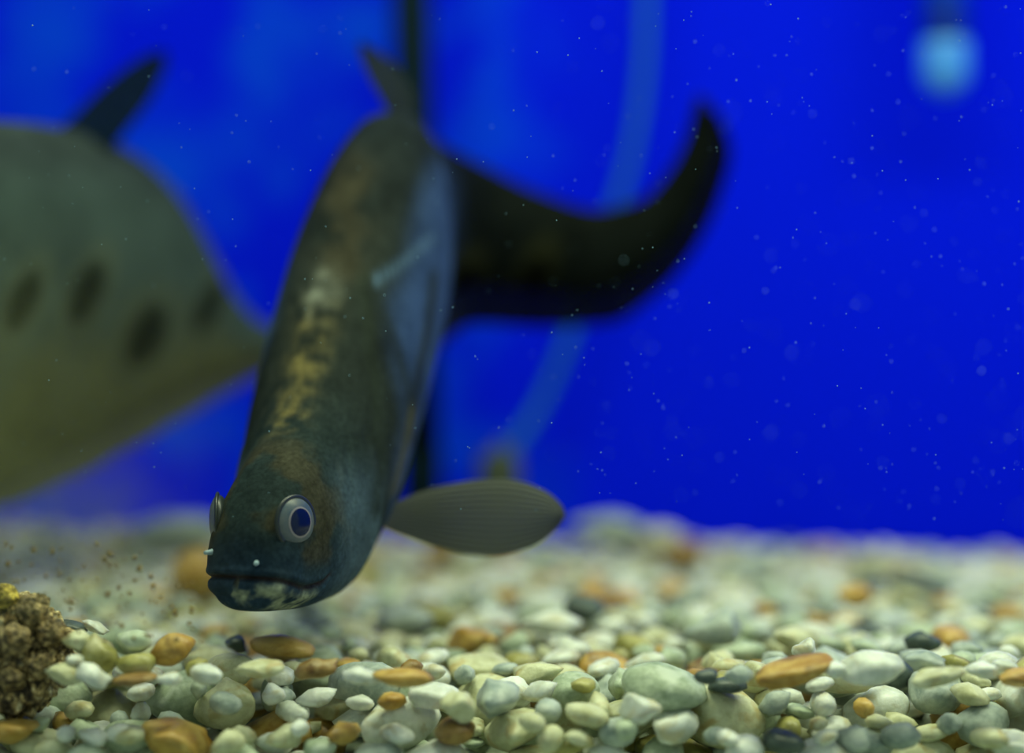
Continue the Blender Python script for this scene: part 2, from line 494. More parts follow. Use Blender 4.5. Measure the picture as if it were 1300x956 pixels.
for d in hand_list + single:
    V, Fa = SHAPES[(d['shape'], 3)]
    me = mesh('pebble', V * np.array([d['a'], d['b'], d['c']]), [tuple(f) for f in Fa]); me.materials.append(PAL[d['col']])
    me.polygons.foreach_set('use_smooth', [True] * len(me.polygons))
    o = bpy.data.objects.new('pebble', me); COL.objects.link(o)
    o.location = (d['x'], d['y'], d['z'])
    o.rotation_euler = (Matrix.Rotation(d['tilt'], 3, 'Y') @ Matrix.Rotation(d['yaw'], 3, 'Z')).to_euler()
    if d['hand']:
        tag(o, d['label'], 'pebble')
    else:
        for k in range(4):
            lab = '%s %s pebble %s' % (look_words(d), CN[d['col']], place_words(d, k))
            if lab not in used_labels: break
        used_labels.add(lab)
        tag(o, lab, 'pebble', 'loose pebbles of the gravel bed')
# the rest of the bed
VV, FF, MI = [], [], []
base = 0
for d in rest:
    vis = top_visible(d) or d['y'] < 0.60
    V, Fa = SHAPES[(d['shape'], 2 if vis else 1)]
    M = np.array(stone_matrix(d))
    VV.append(V @ M[:3, :3].T + M[:3, 3]); FF.append(Fa + base)
    MI.append(np.full(len(Fa), PKEYS.index(d['col'])))
    base += len(V)
VV = np.concatenate(VV); FF = np.concatenate(FF); MI = np.concatenate(MI)
gm = bpy.data.meshes.new('gravel')
gm.vertices.add(len(VV)); gm.vertices.foreach_set('co', VV.ravel())
gm.loops.add(len(FF) * 3); gm.loops.foreach_set('vertex_index', FF.ravel().astype(np.int32))
gm.polygons.add(len(FF)); gm.polygons.foreach_set('loop_start', np.arange(len(FF), dtype=np.int32) * 3)
for k in PKEYS: gm.materials.append(PAL[k])
gm.polygons.foreach_set('material_index', MI.astype(np.int32))
gm.update(calc_edges=True); gm.validate()
gm.polygons.foreach_set('use_smooth', [True] * len(gm.polygons))
o = bpy.data.objects.new('gravel', gm); COL.objects.link(o)
tag(o, 'mixed pale green, cream and tan gravel covering the tank bottom', 'gravel', kind='stuff')
print('gravel tris', len(FF))

# ------------------------------------------------------------------ encrusted rock at the left
def encrusted_rock():
    bm = bmesh.new()
    bmesh.ops.create_icosphere(bm, subdivisions=6, radius=1.0)
    V = np.array([v.co for v in bm.verts])
    n1 = vnoise(V, 1.3, 2, 2); 
    cells = []
    for v in V:
        dd, _ = mnoise.voronoi(Vector(v) * 3.6 + Vector((4, 1, 7)))
        cells.append((dd[0], dd[1] - dd[0]))
    cells = np.array(cells)
    n3 = vnoise(V, 9.0, 5, 3)
    r = 1 + 0.22 * n1 + 0.20 * (0.45 - cells[:, 0]) + 0.05 * n3
    W = V * r[:, None] * np.array([0.0175, 0.0125, 0.0185])
    bmesh.ops.delete(bm, geom=[], context='VERTS')
    me = bpy.data.meshes.new('rock_body')
    bm.to_mesh(me); bm.free()
    me.vertices.foreach_set('co', W.ravel()); me.update()
    n4 = vnoise(V, 5.0, 9, 4); n5 = vnoise(V, 15.0, 3, 3)
    dark = np.array([0.045, 0.032, 0.014]); tan = np.array([0.36, 0.27, 0.12]); pale = np.array([0.62, 0.56, 0.36])
    k = np.clip(0.42 + 0.8 * n4 + 0.5 * n5 + 0.5 * (0.35 - cells[:, 0]), 0, 1)[:, None]
    c = dark * (1 - sstep(0.1, 0.5, k)) + tan * sstep(0.1, 0.5, k)
    c = c * (1 - sstep(0.62, 0.95, k)) + pale * sstep(0.62, 0.95, k)
    crease = sstep(0.12, 0.0, cells[:, 1])[:, None]
    c = c * (1 - 0.45 * crease)
    set_col(me, c)
    return me
rock = bpy.data.objects.new('encrusted_rock', None); COL.objects.link(rock)
rock.location = (rk.x - 0.0035, rk.y + 0.003, 0.0)
tag(rock, 'rough brown encrusted lump of rock in the bottom left corner', 'rock')
def crust_mat():
    m, t, ns, ls, b = nt('rock_crust')
    a = N(ns, 'ShaderNodeVertexColor', layer_name='Col'); tc = N(ns, 'ShaderNodeTexCoord')
    n1 = N(ns, 'ShaderNodeTexNoise'); n1.inputs['Scale'].default_value = 420; n1.inputs['Detail'].default_value = 8; n1.inputs['Roughness'].default_value = 0.7
    ls.new(tc.outputs['Object'], n1.inputs['Vector'])
    r = N(ns, 'ShaderNodeValToRGB'); el = r.color_ramp.elements
    el[0].position = 0.36; el[0].color = (0.15, 0.15, 0.17, 1); el[1].position = 0.66; el[1].color = (2.6, 2.6, 2.6, 1)
    e = el.new(0.5); e.color = (0.9, 0.85, 0.75, 1)
    ls.new(n1.outputs['Fac'], r.inputs['Fac'])
    mx = N(ns, 'ShaderNodeVectorMath', operation='MULTIPLY'); ls.new(a.outputs['Color'], mx.inputs[0]); ls.new(r.outputs['Color'], mx.inputs[1])
    ls.new(mx.outputs[0], b.inputs['Base Color'])
    b.inputs['Roughness'].default_value = 0.6; b.inputs['Specular IOR Level'].default_value = 0.35
    vo = N(ns, 'ShaderNodeTexVoronoi'); vo.inputs['Scale'].default_value = 520
    ls.new(tc.outputs['Object'], vo.inputs['Vector'])
    bp = N(ns, 'ShaderNodeBump'); bp.inputs['Strength'].default_value = 0.9; bp.inputs['Distance'].default_value = 0.0012; bp.invert = True
    ls.new(vo.outputs['Distance'], bp.inputs['Height']); ls.new(bp.outputs['Normal'], b.inputs['Normal'])
    return m
RM = crust_mat()
o = link('rock_body', encrusted_rock(), RM, rock); o.location = (0, 0, 0.0065)
# knobs of crust growing on it
kv = SHAPES[(0, 3)]
for i, (dx, dy, dz, r) in enumerate([(-0.002, -0.004, 0.0245, 0.0042), (0.0065, -0.006, 0.0205, 0.0052), (0.0125, -0.006, 0.0135, 0.0046),
                                     (0.003, -0.0105, 0.0125, 0.0050), (0.010, -0.009, 0.0045, 0.0045), (-0.006, -0.0105, 0.0075, 0.0050),
                                     (0.0145, -0.006, 0.0005, 0.0042), (0.002, -0.011, 0.001, 0.0045)]):
    V = SHAPES[((i * 3) % NS, 3)][0]; Fa = SHAPES[((i * 3) % NS, 3)][1]
    nn = vnoise(V, 2.6, i + 3, 3)
    W = V * (1 + 0.28 * nn)[:, None] * r
    me = mesh('crust_knob', W, [tuple(f) for f in Fa])
    n4 = vnoise(V, 3.2, i + 20, 4)
    k = np.clip(0.5 + 1.0 * n4, 0, 1)[:, None]
    c = np.array([0.05, 0.035, 0.018]) * (1 - k) + np.array([0.42, 0.32, 0.15]) * k
    if i == 0: c = np.array([0.30, 0.22, 0.03]) * (1 - k) + np.array([0.62, 0.50, 0.10]) * k
    set_col(me, c)
    o = link('crust_knob', me, RM, rock); o.location = (dx, dy, dz)

# ------------------------------------------------------------------ knifefish
class Loft:
    """body of a fish: rings between a back line T and a belly line B"""
    def __init__(self, st, s_out, nring=144, head_s=1.5):
        st = np.array(st, float)      # s, Tx,Ty,Tz, Bx,By,Bz, w, pd, pv, low
        q = np.sqrt(st[:, 0]); qi = np.sqrt(s_out)
        D = np.stack([pchip(q, st[:, k], qi) for k in range(1, st.shape[1])], 1)
        self.s = s_out
        self.T = D[:, 0:3]; self.B = D[:, 3:6]; self.w = D[:, 6]; self.pd = D[:, 7]; self.pv = D[:, 8]; self.low = D[:, 9]
        C = 0.5 * (self.T + self.B)
        # smooth tangent of the axis from where the nose is no longer blunt
        t = np.gradient(C, axis=0); 
        ln = np.linalg.norm(t, axis=1); t = t / np.maximum(ln, 1e-9)[:, None]
        i3 = int(np.searchsorted(s_out, head_s))
        t[:i3] = t[i3]
        up = self.T - self.B; upn = up / np.maximum(np.linalg.norm(up, axis=1), 1e-9)[:, None]
        i1 = int(np.searchsorted(s_out, 0.3)); upn[:i1] = upn[i1]
        lat = np.cross(t, upn); lat /= np.linalg.norm(lat, axis=1)[:, None]
        for _ in range(6):
            l2 = lat.copy(); l2[1:-1] = (lat[:-2] + lat[1:-1] + lat[2:]) / 3; lat = l2 / np.linalg.norm(l2, axis=1)[:, None]
        self.lat, self.up, self.C, self.t, self.upn = lat, up, C, t, upn
        self.n = nring
    def ring(self, i, off=0.0):
        ph = np.arange(self.n) * 2 * math.pi / self.n
        c, v = np.cos(ph), np.sin(ph)
        p = np.where(v > 0, self.pd[i], self.pv[i])
        l = np.sign(c) * np.abs(c) ** p
        # widest point lowered by 'low'
        vv = v - self.low[i] * (1 - v * v)
        return (self.C[i] + vv[:, None] * self.up[i] * 0.5 + (l * self.w[i])[:, None] * self.lat[i]), l, vv
    def build(self):
        V, L, W, S = [], [], [], []
        for i in range(len(self.s)):
            p, l, v = self.ring(i)
            V.append(p); L.append(l); W.append(v); S.append(np.full(self.n, self.s[i]))
        V = np.concatenate(V); n = self.n; m = len(self.s)
        F_ = []
        for i in range(m - 1):
            for k in range(n):
                k2 = (k + 1) % n
                F_.append((i * n + k, i * n + k2, (i + 1) * n + k2, (i + 1) * n + k))
        F_.append(tuple(range(n - 1, -1, -1)))
        F_.append(tuple((m - 1) * n + k for k in range(n)))
        return V, F_, np.concatenate(L), np.concatenate(W), np.concatenate(S)

def vnormals(V, n, m):
    G = V.reshape(m, n, 3)
    du = np.roll(G, -1, 1) - np.roll(G, 1, 1)
    ds = np.gradient(G, axis=0)
    nn = np.cross(du, ds); ln = np.linalg.norm(nn, axis=2, keepdims=True)
    return (nn / np.maximum(ln, 1e-12)).reshape(-1, 3)

def s_samples(total):
    a = 4.6 * (np.linspace(0.004, 1, 120)) ** 2.0
    b = np.linspace(4.6, total, 150)[1:]
    return np.concatenate([a, b])

def mouth_z(s):
    return pchip([0, 0.3, 0.9, 1.7, 2.3, 2.8, 6], [3.02, 2.97, 2.80, 2.58, 2.62, 2.90, 3.1], np.clip(s, 0, 6)) / 100

def sculpt_head(V, nrm, S, dz, gill=6.2):
    """mouth slit, lips and gill cover pressed into the loft; dz: height of the head above the main fish's"""
    z = V[:, 2] - dz
    d = (z - mouth_z(S)) * 100
    fade = 1 - sstep(2.45, 2.95, S)
    disp = fade * (-0.15 * np.exp(-(d / 0.075) ** 2) + 0.05 * np.exp(-((d - 0.20) / 0.12) ** 2)
                   + 0.08 * np.exp(-((d + 0.30) / 0.18) ** 2) - 0.015 * np.exp(-((d + 0.62) / 0.10) ** 2))
    # cheek fold and rim of the gill cover
    g = S - (gill - 0.16 * ((z * 100 - 4.6) ** 2) * 0.5)
    low = sstep(8.6, 6.4, z * 100)
    disp += low * (-0.13 * np.exp(-((g - 0.10) / 0.13) ** 2) + 0.09 * np.exp(-((g + 0.35) / 0.30) ** 2))
    g2 = S - (3.9 + 0.10 * (z * 100 - 4.2) ** 2)
    disp += low * sstep(1.5, 2.2, S) * (-0.035 * np.exp(-(g2 / 0.12) ** 2))
    return V + nrm * (disp / 100)[:, None]

SKIN = skin_mat('fish_skin')
FIN = fin_mat('fish_fin', 0.14)
EYE_DARK = plain('eye_pupil', (0.004, 0.011, 0.050), 0.15, 0.3)
EYE_BALL = plain('eye_socket_rim', (0.016, 0.024, 0.024), 0.35, 0.5)
NOSTRIL = plain('nostril_skin', (0.30, 0.42, 0.48), 0.4)
IRIS = mottled('eye_iris', (0.045, 0.08, 0.12), (0.13, 0.145, 0.15), 110, 0.35, 0, (0.42, 0.23, 0.10), 0.1, spec=0.3)

def cap_mesh(name, R, a0, a1, n=40, m=10, sx=1.0):
    """ring of a sphere about +Z between polar angles a0..a1"""
    V, Fc = [], []
    for i in range(m + 1):
        a = a0 + (a1 - a0) * i / m
        for k in range(n):
            t = 2 * math.pi * k / n
            V.append((R * math.sin(a) * math.cos(t) * sx, R * math.sin(a) * math.sin(t), R * math.cos(a)))
    for i in range(m):
        for k in range(n):
            k2 = (k + 1) % n
            Fc.append((i * n + k, (i + 1) * n + k, (i + 1) * n + k2, i * n + k2))
    if a0 == 0:
        V.append((0, 0, R)); c = len(V) - 1
        for k in range(n): Fc.append((c, k, (k + 1) % n))
    return mesh(name, V, Fc)

def make_eye(root, pos, axis, R=0.0078):
    e = link('eye', cap_mesh('eye', R, 0, math.pi * 0.98, 40, 28), EYE_BALL, root)
    q = Vector(axis).to_track_quat('Z', 'Y')
    e.scale = (1, 1, 0.40)
    e.location = pos; e.rotation_mode = 'QUATERNION'; e.rotation_quaternion = q
    ir = link('iris', cap_mesh('iris', R * 1.02, 0.58, 1.36, 48, 12), IRIS, e)
    rm = link('iris_rim', cap_mesh('iris_rim', R * 1.035, 0.57, 0.66, 48, 3), plain('iris_rim', (0.24, 0.22, 0.24), 0.4, 0.3), e)
    pu = link('pupil', cap_mesh('pupil', R * 1.028, 0, 0.60, 48, 8), EYE_DARK, e)
    # fold of skin around the eye
    n_, m_ = 48, 10; Vt, Ft, Rt, rt = [], [], R * 1.02, R * 0.12
    for i_ in range(n_):
        a_ = 2 * math.pi * i_ / n_
        for j_ in range(m_):
            b_ = 2 * math.pi * j_ / m_; q_ = Rt + rt * math.cos(b_)
            Vt.append((q_ * math.cos(a_), q_ * math.sin(a_), rt * 1.6 * math.sin(b_) + R * 0.16))
            Ft.append((i_ * m_ + j_, ((i_ + 1) % n_) * m_ + j_, ((i_ + 1) % n_) * m_ + (j_ + 1) % m_, i_ * m_ + (j_ + 1) % m_))
    link('eyelid', mesh('eyelid', Vt, Ft), EYE_BALL, e)
    return e

def fin_mesh(name, outline_top, outline_bot, thick, nrm, colf, nu=60, nv=26, rays=16, amp=0.0004, bulge=None):
    """sheet between two 3D edge lines (same count), closed with thickness; colf(u,v) gives the colour"""
    A = spline(outline_top, max(2, nu // (len(outline_top) - 1))); B = spline(outline_bot, max(2, nu // (len(outline_bot) - 1)))
    m = min(len(A), len(B)); nrm = Vector(nrm).normalized()
    V, Fc, Cc = [], [], []
    for side in (1, -1):
        for i in range(m):
            for j in range(nv + 1):
                v = j / nv; u = i / (m - 1)
                p = A[i].lerp(B[i], v)
                rr = amp * math.cos(2 * math.pi * rays * v) * min(1, u * 3)
                e = max(0.0, 1 - (abs(v - 0.5) * 2) ** 6) * (1 - u ** 8)
                bl = bulge(u, v) if bulge else 0
                V.append(p + nrm * (side * (thick * e * (1 - 0.6 * u) + 0.00005) + rr + bl))
                Cc.append(colf(u, v))
    K = nv + 1; H = m * K
    for i in range(m - 1):
        for j in range(nv):
            a, b, c, d = i * K + j, i * K + j + 1, (i + 1) * K + j + 1, (i + 1) * K + j
            Fc.append((a, b, c, d)); Fc.append((H + d, H + c, H + b, H + a))
    per = [i * K for i in range(m)] + [(m - 1) * K + j for j in range(1, K)] + [i * K + nv for i in range(m - 2, -1, -1)] + [j for j in range(nv - 1, 0, -1)]
    for q in range(len(per)):
        a, b = per[q], per[(q + 1) % len(per)]
        Fc.append((a, b, H + b, H + a))
    me = mesh(name, V, Fc); set_col(me, np.array(Cc))
    return me

def ribbon_fin(name, loft, i0, i1, depth, colf, nv=12, thick=0.0009, ripple=0.0008, inset=0.25):
    """fin along the belly line: from inside the body down to the belly contour"""
    V, Fc, Cc = [], [], []
    idx = list(range(i0, i1))
    for side in (1, -1):
        for q, i in enumerate(idx):
            u = q / (len(idx) - 1)
            B = Vector(loft.B[i]); U = Vector(loft.upn[i]); Lt = Vector(loft.lat[i])
            dp = depth[i]
            for j in range(nv + 1):
                v = j / nv
                p = B + U * dp * inset - U * dp * (1 + inset) * v
                e = 1 - v ** 3
                V.append(p + Lt * (side * (thick * e + 0.00006) + ripple * v * math.sin(u * 60) + 0.00025 * math.cos(u * 900) * v))
                Cc.append(colf(u, v))
    K = nv + 1; m = len(idx); H = m * K
    for i in range(m - 1):
        for j in range(nv):
            a, b, c, d = i * K + j, i * K + j + 1, (i + 1) * K + j + 1, (i + 1) * K + j
            Fc.append((a, b, c, d)); Fc.append((H + d, H + c, H + b, H + a))
    per = [i * K for i in range(m)] + [(m - 1) * K + j for j in range(1, K)] + [i * K + nv for i in range(m - 2, -1, -1)] + [j for j in range(nv - 1, 0, -1)]
    for q in range(len(per)):
        a, b = per[q], per[(q + 1) % len(per)]
        Fc.append((a, b, H + b, H + a))
    me = mesh(name, V, Fc); set_col(me, np.array(Cc))
    return me

# ---- main fish -------------------------------------------------------------
# s(cm), axis x, axis y, top z, bottom z, half width (cm), dorsal exponent, ventral exponent, low
A = np.array
H = [
 # s     x(cm)   y     zt    zb    w    pd   pv   low  fin
 (0.00, -8.60, 59.0,  3.05, 2.60, 0.10, 1.0, 1.0, 0.0),
 (0.15, -8.54, 59.14, 4.00, 2.10, 0.95, 0.75, 0.75, 0.0),
 (0.50, -8.41, 59.46, 4.80, 1.92, 1.36, 0.66, 0.75, 0.06),
 (1.10, -8.19, 60.02, 5.60, 1.82, 1.62, 0.66, 0.75, 0.12),
 (2.00, -7.86, 60.85, 6.40, 1.74, 1.82, 0.70, 0.75, 0.18),
 (3.00, -7.54, 61.78, 7.05, 1.68, 2.00, 0.76, 0.75, 0.20),
 (4.50, -7.20, 63.2,  7.95, 1.68, 2.28, 0.86, 0.78, 0.16),
 (6.00, -6.95, 64.7,  9.15, 1.82, 2.52, 0.92, 0.85, 0.08),
 (8.00, -6.64, 66.7,  11.2, 2.30, 2.80, 0.92, 0.9, 0.0),
 (10.0, -6.28, 68.65, 13.6, 3.1,  2.96, 0.88, 0.95, 0.0),
 (12.5, -5.80, 71.1,  16.4, 4.3,  2.98, 0.82, 1.0, 0.0),
 (15.0, -5.25, 73.5,  18.5, 5.7,  2.82, 0.78, 1.1, 0.0),
 (17.5, -4.88, 76.0,  19.6, 7.0,  2.52, 0.78, 1.2, 0.0),
 (20.5, -4.75, 79.0,  19.9, 8.2,  2.10, 0.85, 1.25, 0.0),
 (23.5, -4.30, 82.0,  19.7, 9.3,  1.75, 1.0, 1.25, 0.0),
 (27.0, -3.10, 85.2,  19.2, 10.3, 1.45, 1.05, 1.25, 0.0),
]
st = []
for (s, x, y, zt, zb, wd, pd, pv, lo) in H:
    st.append((s, x / 100, y / 100, zt / 100, x / 100, y / 100, zb / 100, wd / 100, pd, pv, lo))
TL = [  # s, upper contour px, lower contour px, depth, half width
 (30.5, (612, 210), (608, 411), 0.873, 1.2),
 (34.0, (684, 244), (690, 415), 0.884, 1.0),
 (37.5, (758, 266), (772, 411), 0.886, 0.8),
 (40.5, (812, 254), (836, 372), 0.885, 0.62),
 (43.5, (848, 218), (890, 305), 0.882, 0.46),
 (46.0, (870, 176), (918, 240), 0.878, 0.32),
 (47.6, (878, 146), (929, 192), 0.875, 0.22),
 (49.0, (884, 120), (909, 132), 0.872, 0.06),
]
for (s, u, l, y, wd) in TL:
    t_, b_ = P(u[0], u[1], y), P(l[0], l[1], y)
    st.append((s, *t_, *b_, wd / 100, 1.05, 1.3, 0.0))
st = np.array(st)
ss = s_samples(49.0)
full = Loft(st, ss)
# the fin takes the lower edge: lift the belly line of the flesh
finfrac = pchip([0, 9, 12, 20, 30, 42, 47, 49], [0, 0, 0.05, 0.15, 0.24, 0.30, 0.34, 0.34], ss)
body = Loft(st, ss)
upl = np.linalg.norm(body.up, axis=1)
body.B = body.B + body.up * finfrac[:, None]
body.up = body.T - body.B; body.C = 0.5 * (body.T + body.B)
V, F_, L, VVv, S = body.build()
nrm = vnormals(V, body.n, len(ss))
if np.sum(nrm[20 * body.n + 2] * body.lat[20]) < 0: nrm = -nrm
V = sculpt_head(V, nrm, S, 0.0)

fish = bpy.data.objects.new('knifefish', None); COL.objects.link(fish)
FO = Vector((-0.06, 0.68, 0.0)); fish.location = FO
tag(fish, 'dark humpbacked knifefish facing the camera head down, tail curling to the right', 'fish')
def loc(o): o.location = Vector(o.location) - FO; return o

def ellipse_mask(s, v, s0, v0, rs, rv, rot):
    a, b = (s - s0), (v - v0) * 4.0
    c, q = math.cos(rot), math.sin(rot)
    return np.sqrt(((a * c + b * q) / rs) ** 2 + ((-a * q + b * c) / rv) ** 2)

n1 = vnoise(V, 55, 1, 4); n2 = vnoise(V, 190, 2, 3); n3 = vnoise(V, 26, 3, 2)
zc = V[:, 2] * 100
headc = A([0.020, 0.032, 0.032]); bluec = A([0.022, 0.044, 0.072]); dors = A([0.020, 0.027, 0.024])
flank = A([0.034, 0.064, 0.150]); ridge_lit = A([0.15, 0.125, 0.045]); tailc = A([0.005, 0.007, 0.006]); pale = A([0.24, 0.27, 0.19])
def mixc(a, b, k): return a * (1 - k[:, None]) + b * k[:, None]
c = np.tile(headc, (len(V), 1))
c = mixc(c, dors, sstep(3.5, 7, S))
c = mixc(c, A([0.012, 0.017, 0.018]), sstep(9, 14, S))
flank_k = sstep(0.30, 0.72, np.abs(L)) * sstep(7.5, 9.5, S)
# silvery lower flank, the blue wall's reflection painted into its colour
k = np.maximum(sstep(0.30, -0.25, VVv + 0.15 * n3) * sstep(6.2, 8.5, S), flank_k * sstep(0.85, 0.5, VVv + 0.12 * n3))
c = mixc(c, flank, k)
# bluish cheek and snout; soft cheek highlight painted into the colour
c = mixc(c, bluec, np.clip(sstep(4.6, 2.6, zc + 0.7 * n1) * sstep(7, 4, S) * 0.9, 0, 1))
c = mixc(c, A([0.066, 0.105, 0.138]), sstep(2.5, 4.0, S) * sstep(6.8, 6.0, S) * sstep(7.0, 5.0, zc) * 0.8)
# brown cast around the eyes
c = mixc(c, A([0.052, 0.038, 0.013]), np.clip(sstep(0.0, 0.5, n1 + 0.15) * sstep(4.5, 2.5, S) * sstep(3.0, 3.6, zc) * 0.45, 0, 1))
# golden patch along the back, a top-lit ridge highlight painted into the colour
vpx = PX + F * V[:, 0] / V[:, 1]; vpy = PY + F * (CAMZ - V[:, 2]) / V[:, 1]
def stroke(pts, wd, face=True):
    best = np.full(len(V), 1e9)
    for (x0, y0), (x1, y1) in zip(pts[:-1], pts[1:]):
        dx, dy = x1 - x0, y1 - y0
        t = np.clip(((vpx - x0) * dx + (vpy - y0) * dy) / (dx * dx + dy * dy), 0, 1)
        best = np.minimum(best, np.hypot(vpx - x0 - t * dx, vpy - y0 - t * dy))
    k = np.exp(-(best / wd) ** 2) * sstep(22, 19, S) * sstep(3.0, 4.5, S)
    return k * (L > 0.02) if face else k * (VVv > 0)
g = stroke([(405, 400), (394, 440), (380, 490), (358, 560)], 22, False)
c = mixc(c, ridge_lit, np.clip(g * (0.42 + 0.7 * n2 + 0.7 * n1), 0, 0.75))
g = stroke([(416, 352), (402, 388)], 17, False)
c = mixc(c, A([0.21, 0.23, 0.19]), np.clip(g * (0.48 + 0.8 * n2 + 0.7 * n1), 0, 0.8))
g = stroke([(436, 230), (440, 270), (430, 330)], 34, False)
c = mixc(c, A([0.036, 0.033, 0.020]), np.clip(g * (0.5 + 1.2 * n1), 0, 0.8))
# mottled pale lower lip
d = (zc - mouth_z(S) * 100)
k = np.exp(-((d + 0.50) / 0.34) ** 2) * sstep(2.5, 1.7, S) * (L > -0.55)
c = mixc(c, pale, np.clip(k * (0.35 + 1.5 * n2 + 0.9 * n1), 0, 0.9))
k = np.exp(-(d / 0.07) ** 2) * sstep(2.95, 2.6, S)
c = mixc(c, A([0.05, 0.028, 0.018]), k * 0.8)
# pale and dark lines on the silvery flank behind the gill cover, drawn where the photograph shows them
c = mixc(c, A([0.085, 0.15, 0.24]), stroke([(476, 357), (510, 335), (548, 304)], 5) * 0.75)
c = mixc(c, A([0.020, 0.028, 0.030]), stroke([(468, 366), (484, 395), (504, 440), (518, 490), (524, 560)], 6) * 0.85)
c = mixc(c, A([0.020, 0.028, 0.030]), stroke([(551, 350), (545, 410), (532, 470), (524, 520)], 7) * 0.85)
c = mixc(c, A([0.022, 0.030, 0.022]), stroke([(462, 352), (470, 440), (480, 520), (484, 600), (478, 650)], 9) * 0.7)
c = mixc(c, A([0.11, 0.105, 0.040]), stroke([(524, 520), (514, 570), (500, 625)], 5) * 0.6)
# rear body darkens to black brown, backlit shade painted into the dark skin
c = mixc(c, tailc, sstep(20, 27, S))
# black ocelli with pale rims
def spot(vx, vy, px, py, rx, ry, lean=0.42):
    a, b = vx - px, vy - py; cq, sq = math.cos(lean), math.sin(lean)
    return np.sqrt(((a * cq + b * sq) / rx) ** 2 + ((-a * sq + b * cq) / ry) ** 2)
for (px, py, rx, ry) in [(588, 362, 13, 26), (678, 350, 12, 27)]:
    e = np.where((L > 0) & (S > 24), spot(vpx, vpy, px, py, rx, ry), 9)
    c = mixc(c, A([0.016, 0.018, 0.008]), sstep(2.6, 1.5, e) * 0.9)
    c = mixc(c, A([0.001, 0.001, 0.001]), sstep(1.2, 0.9, e))
c *= (1 + 0.35 * n1 + 0.25 * n2)[:, None]
c = np.clip(c, 0.001, 1)
me = mesh('body', V - A(FO), F_); set_col(me, c)
link('body', me, SKIN, fish)

# anal fin along the belly to the tail tip
i0 = int(np.searchsorted(ss, 9.5)); i1 = len(ss) - 1
dep = upl * finfrac
def anal_col(u, v):
    k = min(1, max(0, (u - 0.30) / 0.22))  # tail end carries the same painted backlit shade as the rear body
    a, b = A([0.045, 0.060, 0.075]), A([0.005, 0.006, 0.004])
    return a * (1 - k) + b * k
me = ribbon_fin('anal_fin', body, i0, i1, dep, anal_col); me.transform(Matrix.Translation(-FO))
link('anal_fin', me, FIN, fish)

# eyes
def head_pt(s, lat_cm, z_cm):
    i = int(np.searchsorted(ss, s))
    p = body.C[i] + body.lat[i] * lat_cm / 100
    return Vector((p[0], p[1], z_cm / 100))
latv = Vector(body.lat[40]); fw = -Vector(body.t[40])
for sgn in (1, -1):
    ax = (latv * sgn * 0.90 + fw * (0.30 if sgn > 0 else 0.50) + Vector((0, 0, 0.18))).normalized()
    e = make_eye(fish, head_pt(1.22, sgn * 1.37, 4.68), ax)
    loc(e)
# nostril tubes
for sgn, (sx_, lt, zz) in ((1, (0.22, 0.62, 3.50)), (-1, (0.35, -1.05, 3.75))):
    b0 = head_pt(sx_, lt, zz)
    b1 = b0 + fw * 0.0035 + latv * sgn * 0.0012 + Vector((0, 0, 0.0012))
    me = tube_mesh('nostril', spline([b0 - fw * 0.003 - FO, b0 - FO, b1 - FO], 5), [0.0011] * 6 + [0.0010, 0.0009, 0.0008, 0.0007, 0.0006], 12)
    link('nostril', me, NOSTRIL, fish)

# left pectoral fin, spread toward the right of the picture
def pec_col(u, v):
    a = A([0.25, 0.265, 0.22]) * (0.72 + 0.5 * (0.5 + 0.5 * math.cos(2 * math.pi * 13 * v)))
    return a * (1 - 0.25 * sstep(0.15, 0.0, np.array(u)))
yb = 0.668
tp = [(479, 648, 0), (500, 638, 0.003), (545, 621, 0.004), (600, 610, 0.002), (650, 609, -0.002), (690, 622, -0.006), (712, 640, -0.008), (717, 652, -0.009)]
bt = [(479, 664, 0), (498, 674, 0.003), (540, 690, 0.004), (590, 703, 0.002), (636, 706, -0.002), (680, 692, -0.006), (706, 672, -0.008), (717, 656, -0.009)]
me = fin_mesh('pectoral_fin', [P(a, b, yb + c_) - FO for a, b, c_ in tp], [P(a, b, yb + c_) - FO for a, b, c_ in bt], 0.0008, (0.1, -1, 0.15), pec_col,
              nu=70, nv=78, rays=13, amp=0.00045, bulge=lambda u, v: 0.003 * math.sin(v * math.pi) * u)
link('pectoral_fin', me, FIN, fish)
# right pectoral fin folded back along the far flank
tp, bt = [], []
for k, (s_, zt_, zb_, out) in enumerate([(6.6, 5.0, 4.4, 0.0), (7.6, 5.6, 4.2, 0.25), (9.0, 6.2, 4.3, 0.35), (10.6, 6.6, 4.9, 0.4), (11.8, 6.5, 5.6, 0.4), (12.4, 6.2, 6.0, 0.4)]):
    i = int(np.searchsorted(ss, s_)); l_ = -(body.w[i] + out / 100 * 0.9) * 100
    tp.append(head_pt(s_, l_, zt_) - FO); bt.append(head_pt(s_, l_, zb_) - FO)
me = fin_mesh('pectoral_fin', tp, bt, 0.0007, tuple(-latv), pec_col, nu=50, nv=52, rays=13)
link('pectoral_fin', me, FIN, fish)
# feather-like dorsal fin, leaning to the left
def dor_col(u, v): return A([0.026, 0.036, 0.042]) * (0.85 + 0.3 * (0.5 + 0.5 * math.cos(2 * math.pi * 6 * v)))
yd = 0.775
tp = [(502, 160, 0), (484, 128, 0.0), (466, 95, 0.002), (457, 70, 0.004), (454, 56, 0.006)]
bt = [(528, 152, 0.010), (525, 122, 0.014), (508, 92, 0.017), (484, 68, 0.016), (460, 53, 0.010)]
me = fin_mesh('dorsal_fin', [P(a, b, yd + c_) - FO for a, b, c_ in tp], [P(a, b, yd + c_) - FO for a, b, c_ in bt], 0.0009, (0.5, -1, 0.1), dor_col, nu=40, nv=36, rays=6)
link('dorsal_fin', me, FIN, fish)

